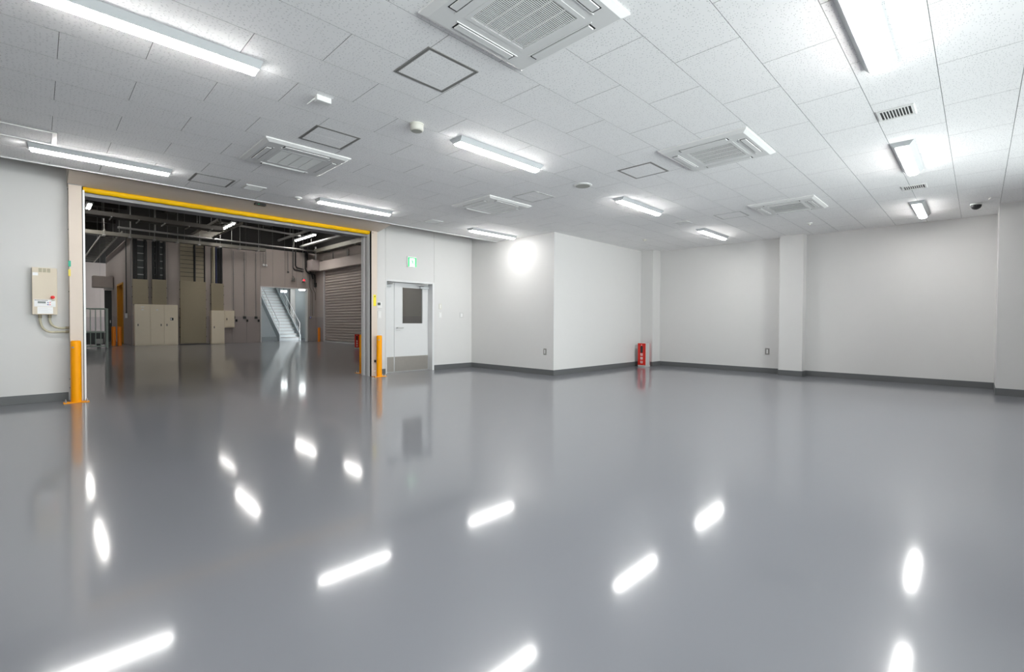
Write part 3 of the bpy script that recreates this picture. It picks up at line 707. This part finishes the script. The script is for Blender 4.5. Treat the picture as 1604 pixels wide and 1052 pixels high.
t = thing('cable_tray', 'brown cable tray with brackets nearer the opening', 'cable tray', (-2, 20.2, 4.48))
MB().box(0, 6.9, -.25, -.23, 0, .14).box(0, 6.9, .23, .25, 0, .14).box(0, 6.9, -.23, .23, 0, .015).build('trough', 'hall_beam', t)
for k in range(10): MB().box(.2+k*.7, .23+k*.7, -.35, .3, -.04, -.005).build('support_bar', 'galvanised', t)
for lab, p, r in (('grey pipe running along the hall behind the cable tray', [(2.4, 25.6, 5.02), (5.2, 25.8, 5.02), (11.0, 26.2, 5.02)], .045),
                  ('upper grey pipe crossing the dark hall roof', [(5.9, 24.5, 5.6), (9.6, 24.9, 5.55)], .05),
                  ('grey pipe running away under the roof towards the hall lamp', [(8.9, 15.0, 5.35), (8.9, 26.0, 5.35)], .06),
                  ('shiny duct edge below the hall strip lamp', [(10.15, 17.0, 5.2), (10.15, 26.3, 5.2)], .07)):
    t = thing('ceiling_pipe', lab, 'pipe', p[0]); q = [tuple(a-b for a, b in zip(v, p[0])) for v in p]
    MB().tube(q, r, 12).build('pipe', 'galvanised', t, True)
    d = [b-a for a, b in zip(q[0], q[-1])]
    for k in (.15, .5, .85): MB().tube([(q[0][0]+d[0]*k, q[0][1]+d[1]*k, d[2]*k), (q[0][0]+d[0]*k, q[0][1]+d[1]*k, 1.4)], .008, 6).build('hanger_rod', 'galvanised', t)
t = thing('wall_duct', 'brown duct band along the top of the roller shutter wall', 'duct', (HX-.35, 17.5, 4.95))
MB().box(0, .30, 0, 9.0, 0, .22).build('duct', 'tray_steel', t)
for k in range(5): MB().box(-.02, .30, .8+k*1.7, .86+k*1.7, -.05, 0).build('bracket', 'galvanised', t)

# vertical cable runs and their covers on the back wall
def cable_run(label, x0, x1, z_cov, cables, ladder_bars, z1=4.75):
    t = thing('cable_riser', label, 'cable riser', (x0, HY-.015, 0)); w = x1-x0
    MB().box(0, w, -.06, 0, z_cov[1], z1).build('channel', 'dark_steel' if not ladder_bars == 'boards' else 'duct_cover', t)
    c = MB().box(-.02, w+.02, -.16, 0, z_cov[0], z_cov[1]).build('cover_plate', 'duct_cover', t, bevel=.006)
    for xx, r, m in cables: MB().tube([(xx*w, -.10, z_cov[1]), (xx*w, -.10, z1+.05)], r, 8).build('cable', m, t, True)
    if ladder_bars == 'rungs':
        z = z_cov[1]+.2
        while z < z1: MB().box(.02, w-.02, -.085, -.06, z, z+.04).build('rung', 'galvanised', t); z += .32
    if ladder_bars == 'boards':
        z = z_cov[1]+.22
        while z < z1: MB().box(0, w, -.066, -.06, z, z+.02).build('board_joint', 'hall_beam', t); z += .2
    z = z_cov[0]+.3
    while z < z_cov[1]:
        for xx in (-.045, w+.015): MB().box(xx, xx+.03, -.13, -.09, z, z+.04).build('clip', 'dark_steel', t)
        z += .45
    return t
cable_run('cable riser over the left door of the triple cabinet', 3.04, 3.56, (1.88, 3.0), [(.1, .05, 'cable_black'), (.22, .05, 'cable_black'), (.85, .055, 'cable_black')], 'rungs')
cable_run('cable riser over the right door of the triple cabinet', 3.74, 4.24, (1.88, 3.03), [(.1, .04, 'cable_black'), (.3, .045, 'cable_black'), (.48, .05, 'cable_black'), (.9, .06, 'cable_black')], 'rungs')
cable_run('wide floor to tray cable duct with tall cover plate', 4.81, 5.82, (0.05, 3.03), [(.57, .045, 'cable_black'), (.98, .03, 'cable_black')], 'boards', 4.9)
cable_run('cable riser with blue and black cables over the narrow cabinet', 6.08, 6.58, (1.66, 3.0), [(.08, .035, 'duct_cover'), (.25, .04, 'conduit_beige'), (.42, .04, 'cable_blue'), (.66, .045, 'cable_black'), (.86, .055, 'cable_black')], None)
def cabinet(label, x0, doors, depth, z0, z1, name='electrical_cabinet'):
    t = thing(name, label, 'cabinet', (x0, HY-.015, 0)); w = sum(doors)
    MB().box(0, w, -depth, 0, z0, z1).build('body', 'cabinet_beige', t)
    x = 0
    for k, dw in enumerate(doors):
        d = MB().box(x+.008, x+dw-.008, -depth-.02, -depth, z0+.04, z1-.015).build('door', 'cabinet_beige', t, bevel=.004)
        hx = x+(dw-.12 if k % 2 == 1 else .10)
        MB().box(hx, hx+.03, -depth-.035, -depth-.02, (z0+z1)/2-.05, (z0+z1)/2+.05).build('handle', 'dark_steel', d)
        if len(doors) == 3 and k < 2: MB().box(x+dw*.5-.035, x+dw*.5+.035, -depth-.022, -depth-.02, z1-.27, z1-.22).build('warning_label', 'sign_white', d)
        if len(doors) == 3 and k == 0: MB().box(x+dw*.5-.06, x+dw*.5+.06, -depth-.022, -depth-.02, z1-.14, z1-.11).build('name_label', 'sign_white', d)
        if len(doors) == 3 and k == 2:
            q = MB().box(x+dw*.45, x+dw*.45+.12, -depth-.022, -depth-.02, z1-.72, z1-.60).build('meter_window', 'black', d)
            MB().box(x+dw*.45+.015, x+dw*.45+.055, -depth-.023, -depth-.022, z1-.705, z1-.615).build('meter_dial', 'sign_white', q)
        x += dw
    return t
cabinet('triple door beige electrical cabinet at the hall back wall', 3.06, [.56, .50, .54], .35, 0, 1.87)
cabinet('narrow single door beige cabinet right of the cable duct', 6.02, [.56], .35, 0, 1.65)
cabinet('small grey beige wall box beside the narrow cabinet', 6.62, [.46], .15, .80, 1.66, 'wall_box')
# conduits with outlet boxes
for k, x in enumerate((7.08, 7.585, 8.13)):
    t = thing('wall_conduit', ('left', 'middle', 'right')[k] + ' one of the three straight conduits with black outlets on the hall back wall', 'conduit', (x, HY, 1.3), 0, 'straight outlet conduits')
    MB().tube([(0, -.03, 0), (0, -.03, 3.4)], .016, 8).build('tube', 'galvanised', t, True)
    MB().box(-.06, .06, -.07, 0, -.04, .08).build('outlet_box', 'dark_steel', t)
    MB().box(.09, .16, -.06, 0, -.20, -.08).build('plug_socket', 'black', t)
    for z in (1.2, 2.2, 3.0): MB().box(-.03, .03, -.05, 0, z, z+.03).build('clamp', 'galvanised', t)
t = thing('floodlight_pair', 'two small round lamps hanging on conduits left over the stair opening', 'lamp', (8.49, HY, 4.1))
for xx in (0, .13):
    MB().tube([(xx, -.05, .06), (xx, -.05, .75)], .014, 8).build('conduit', 'galvanised', t)
    MB().lathe([(.02, .08), (.05, .05), (.06, 0), (.045, -.04), (.015, -.055)], (xx, -.08, 0), 14).build('lamp_globe', 'sign_white', t, True)
for lab, x, z, m in (('grey hanging signal lamp over the stair opening', 9.98, 3.42, 'aluminium_grey'), ('red lit signal lamp over the stair opening', 10.53, 3.42, 'red_glow')):
    t = thing('signal_lamp', lab, 'signal lamp', (x, HY, z))
    MB().tube([(0, -.115, .2), (0, -.115, 3.58)], .014, 8).build('conduit', 'galvanised', t)
    MB().lathe([(.03, .22), (.05, .12), (.085, .10), (.085, -.06), (.06, -.08)], (0, -.19, 0), 16).build('housing', 'aluminium_grey', t, True)
    MB().lathe([(.05, .05), (.055, 0), (.04, -.03)], (0, -.26, 0), 14).build('lens', m, t, True)
t = thing('short_conduit', 'short vertical conduit left of the signal lamps', 'conduit', (9.76, HY, 3.85))
MB().tube([(0, -.03, 0), (0, -.03, 1.1)], .02, 8).build('tube', 'galvanised', t); MB().box(-.04, .04, -.06, 0, -.05, .03).build('end_box', 'dark_steel', t)
t = thing('conduit_bundle', 'bundle of conduits stepping down beside the roller shutter rail', 'conduit', (10.97, HY, 1.35))
for k in range(4):
    xx = .03+k*.09
    MB().tube([(xx-.16, -.05, 2.9), (xx-.16, -.05, 1.75-k*.02), (xx-.02, -.05, 1.45-k*.02), (xx-.02, -.05, 0.1 if k < 3 else 1.0)], .014, 8).build('conduit', 'dark_steel' if k % 2 else 'galvanised', t, True)
MB().tube([(-.30, -.10, 3.8), (-.30, -.10, 2.75), (-.24, -.10, 2.6), (-.1, -.10, 2.5), (.22, -.10, 2.45), (.24, -.10, 1.9)], .035, 8).build('thick_cable', 'cable_black', t, True)
MB().tube([(-.22, -.12, 3.8), (-.22, -.12, 2.85), (-.16, -.12, 2.70), (-.02, -.12, 2.62), (.12, -.12, 2.2)], .035, 8).build('thick_cable', 'cable_black', t, True)
t2 = thing('power_cable', 'two thick black cables bending above the signal lamps towards the roller shutter', 'cable', (10.02, HY, 4.0))
for dx, dz in ((0, 0), (.13, .12)): MB().tube([(dx, -.04, 1.1), (dx, -.04, .12+dz), (dx+.08, -.04, .0+dz), (.57, -.04, -.06+dz)], .035, 8).build('cable', 'cable_black', t2, True)
b_ = MB().box(-.08, .07, -.09, 0, -.08, .06).build('switch_box', 'aluminium_grey', t); MB().box(-.03, .0, -.10, -.09, .0, .03).build('pilot_light', 'blue_glow', b_)
MB().box(.22, .32, -.14, 0, 1.75, 2.0).build('junction_box', 'dark_steel', t)
# roller shutter in the right wall
rs = thing('roller_shutter', 'closed beige slatted roller shutter in the right wall of the hall', 'roller shutter', (HX, 19.6, 0))
sl = MB(); pr_ = [(.075, 0.0), (.03, .022), (.02, .07), (.03, .118), (.075, .14), (.085, .07)]
sl = sl.prism(pr_, 'y', 0, 6.34).mesh('slat', 'hall_panel')
for k in range(27): piece(sl, 'slat', rs, (0, 0, .07+k*.145))
MB().box(.02, .09, 0, 6.34, 0, .07).build('bottom_bar', 'pale_aluminium', rs)
MB().box(-.02, .20, 6.34, 6.46, 0, 4.05).build('guide_rail', 'pale_aluminium', rs); MB().box(.09, .2, 0, 6.34, 0, 4.2).build('back_sheet', 'panel_seam', rs)
MB().box(-.25, 0, 0, 6.45, 3.93, 4.45).build('shutter_box', 'hall_panel', rs, bevel=.02)
mb_ = MB().box(-.62, -.02, 6.5, 7.2, 3.95, 4.55).build('motor_box', 'hall_panel_low', rs, bevel=.01)
MB().tube([(-.3, 6.8, 4.55), (-.3, 6.8, 5.3)], .04, 10).build('conduit', 'pale_aluminium', mb_)
for y_ in (3.3, 5.0): MB().tube([(-.12, y_, 4.45), (-.12, y_, 4.85)], .03 if y_ > 4 else .06, 10).build('stub_pipe', 'aluminium_grey', rs)

# ------------------------------------------------------------------ stair room behind the opening
SB = HY+.25
struct(MB().box(7.0, 7.1, SB, 37, 0, HZ).box(12.6, 12.7, SB, 37, 0, HZ).box(7.0, 12.7, 37, 37.1, 0, HZ).build('wall_stairwell', 'stair_wall'), 'pale walls of the stair room')
struct(MB().box(7.0, 12.7, SB, 37.1, 5.6, 5.7).build('ceiling_stairwell', 'stair_wall'))
struct(MB().box(SX0, SX0+.05, HY-.02, SB, 0, SZ).box(SX1-.05, SX1, HY-.02, SB, 0, SZ).box(SX0, SX1, HY-.02, SB, SZ-.05, SZ).build('trim_2', 'rail_white'), 'pale frame of the stair opening')
stt = thing('staircase', 'pale steel staircase with handrails seen through the back opening', 'staircase', (10.1, 29.3, 0))
rise, run, sw, ns = .192, .247, 1.12, 22
no_ = MB().box(0, sw, -.006, .03, -.034, .003).mesh('shade_nosing', 'aluminium_grey')  # dark strips stand in for the shadow line at each riser
tr_ = MB().box(0, sw, 0, .28, -.03, 0).mesh('tread', 'stair_paint'); ri_ = MB().box(0, sw, 0, .012, -rise, -.03).mesh('riser', 'stair_paint')
for k in range(ns):
    td = piece(tr_, 'tread', stt, (0, k*run, (k+1)*rise)); piece(no_, 'shade_nosing', td); piece(ri_, 'riser', stt, (0, k*run+.03, (k+1)*rise))
for xx in (-.05, sw):
    MB().prism([(-.05, 0), (.16, 0), (ns*run, ns*rise-.18), (ns*run, ns*rise+.20), (-.05, .33)], 'x', xx, xx+.05).build('stringer', 'stair_paint', stt)
    for hz in (.92, .45):
        hr = MB().tube([(xx+.025, .05, hz+.12), (xx+.025, ns*run, ns*rise+hz)], .022 if hz > .5 else .014, 10).build('handrail', 'rail_white', stt, True)
    for q in range(6):
        yy = .05+q*1.05; MB().tube([(xx+.025, yy, yy*rise/run+.1), (xx+.025, yy, yy*rise/run+1.02)], .018, 8).build('baluster', 'rail_white', stt)
t = thing('stairwell_column', 'grey steel column in the stair room right of the stairs', 'column', (11.46, 31.4, 0)); MB().box(0, .3, 0, .3, 0, 5.6).build('shaft', 'aluminium_grey', t); MB().box(-.05, .35, -.05, .35, 0, .03).build('foot_plate', 'aluminium_grey', t)
struct(MB().box(8.3, 10.0, 34.0, 34.1, 0, 2.6).build('trim_3', 'hall_panel_low'))
for lab, p in (('bright lamp in the stair room above the right handrail', (11.62, 33.0, 3.18)), ('bright lamp at the top right of the stair opening', (11.80, 30.4, 3.19)), ('unseen lamp added to light the stair room', (11.9, 34.6, 4.9))):  # the last lamp is unseen, added for the room's brightness
    t = thing('stairwell_light', lab, 'lamp', p)
    MB().box(-.18, .18, -.10, .10, 0, .05).build('housing', 'lamp_housing', t); MB().prism([(-.09, 0), (-.08, -.10), (.08, -.10), (.09, 0)], 'x', -.16, .16).build('diffuser', 'stair_glow', t)
    MB().tube([(0, 0, .06), (0, 0, 5.6-p[2])], .01, 6).build('hanger_rod', 'galvanised', t)

# ------------------------------------------------------------------ left part of the hall: gate, doorway, shutter box
t = thing('railing_gate', 'dark barred railing with machinery behind it at the left of the hall', 'railing', (-.6, 25.5, 0))
MB().tube([(0, 0, 1.6), (2.62, 0, 1.6)], .03, 8).build('top_rail', 'railing_green', t, True); MB().box(0, 2.62, -.02, .02, .62, .68).build('mid_rail', 'railing_green', t); MB().box(0, 2.62, -.02, .02, .05, .10).build('bottom_rail', 'railing_green', t)
me = MB().box(-.014, .014, -.014, .014, .05, 1.6).mesh('bar', 'railing_green')
for k in range(17): piece(me, 'bar', t, (.03+k*.16, 0, 0))
MB().box(2.60, 2.66, -.04, .04, 0, 1.62).build('end_post', 'railing_green', t)
t = thing('machine_unit', 'low dark machine behind the barred railing', 'machine', (-.5, 26.3, 0))
MB().box(0, 2.5, 0, .8, .12, .66).build('body', 'dark_steel', t)
for k in range(5): MB().box(.2+k*.5, .45+k*.5, -.05, 0, .15, .5 if k % 2 else .35).build('cover', 'black' if k % 2 else 'aluminium_grey', t)
for xx in (.1, 1.2, 2.3): MB().box(xx, xx+.08, .1, .7, 0, .12).build('foot', 'dark_steel', t)
t = shell('door_2', 'amber lined doorway in the passage wall of the hall'); t.location = (3.0, 30.0, 0)
MB().box(-.03, .30, -.02, .06, 0, 3.02).box(-.03, .30, 2.22, 2.30, 0, 3.02).box(-.03, .30, .06, 2.22, 2.94, 3.02).build('lining', 'amber_board', t)
MB().box(.24, .30, .06, 2.22, 0, 2.94).build('door_panel', 'amber_board', t)
t = thing('shutter_housing', 'grey shutter housing box over the dark passage door', 'shutter box', (2.12, 33.9, 2.93))
MB().box(0, .85, 0, .7, 0, .62).build('housing', 'hall_panel', t, bevel=.02); MB().box(.45, .85, -.02, .05, -.12, 0).build('bracket', 'aluminium_grey', t)
t = thing('passage_door', 'tall dark door leaf under the shutter housing', 'door', (2.62, 34.2, 0)); MB().box(0, .3, 0, .08, 0, 2.8).build('leaf', 'dark_steel', t); MB().box(.22, .25, -.03, 0, 1.0, 1.15).build('handle', 'steel', t)
t = thing('passage_pipe', 'thin vertical pipe with a switch left of the triple cabinet', 'conduit', (2.95, 28.4, 1.35))
MB().tube([(0, 0, 0), (0, 0, 4)], .02, 8).build('pipe', 'dark_steel', t); MB().box(-.05, .03, -.07, .07, -.1, .12).build('switch_box', 'sign_white', t)
fix_normals()
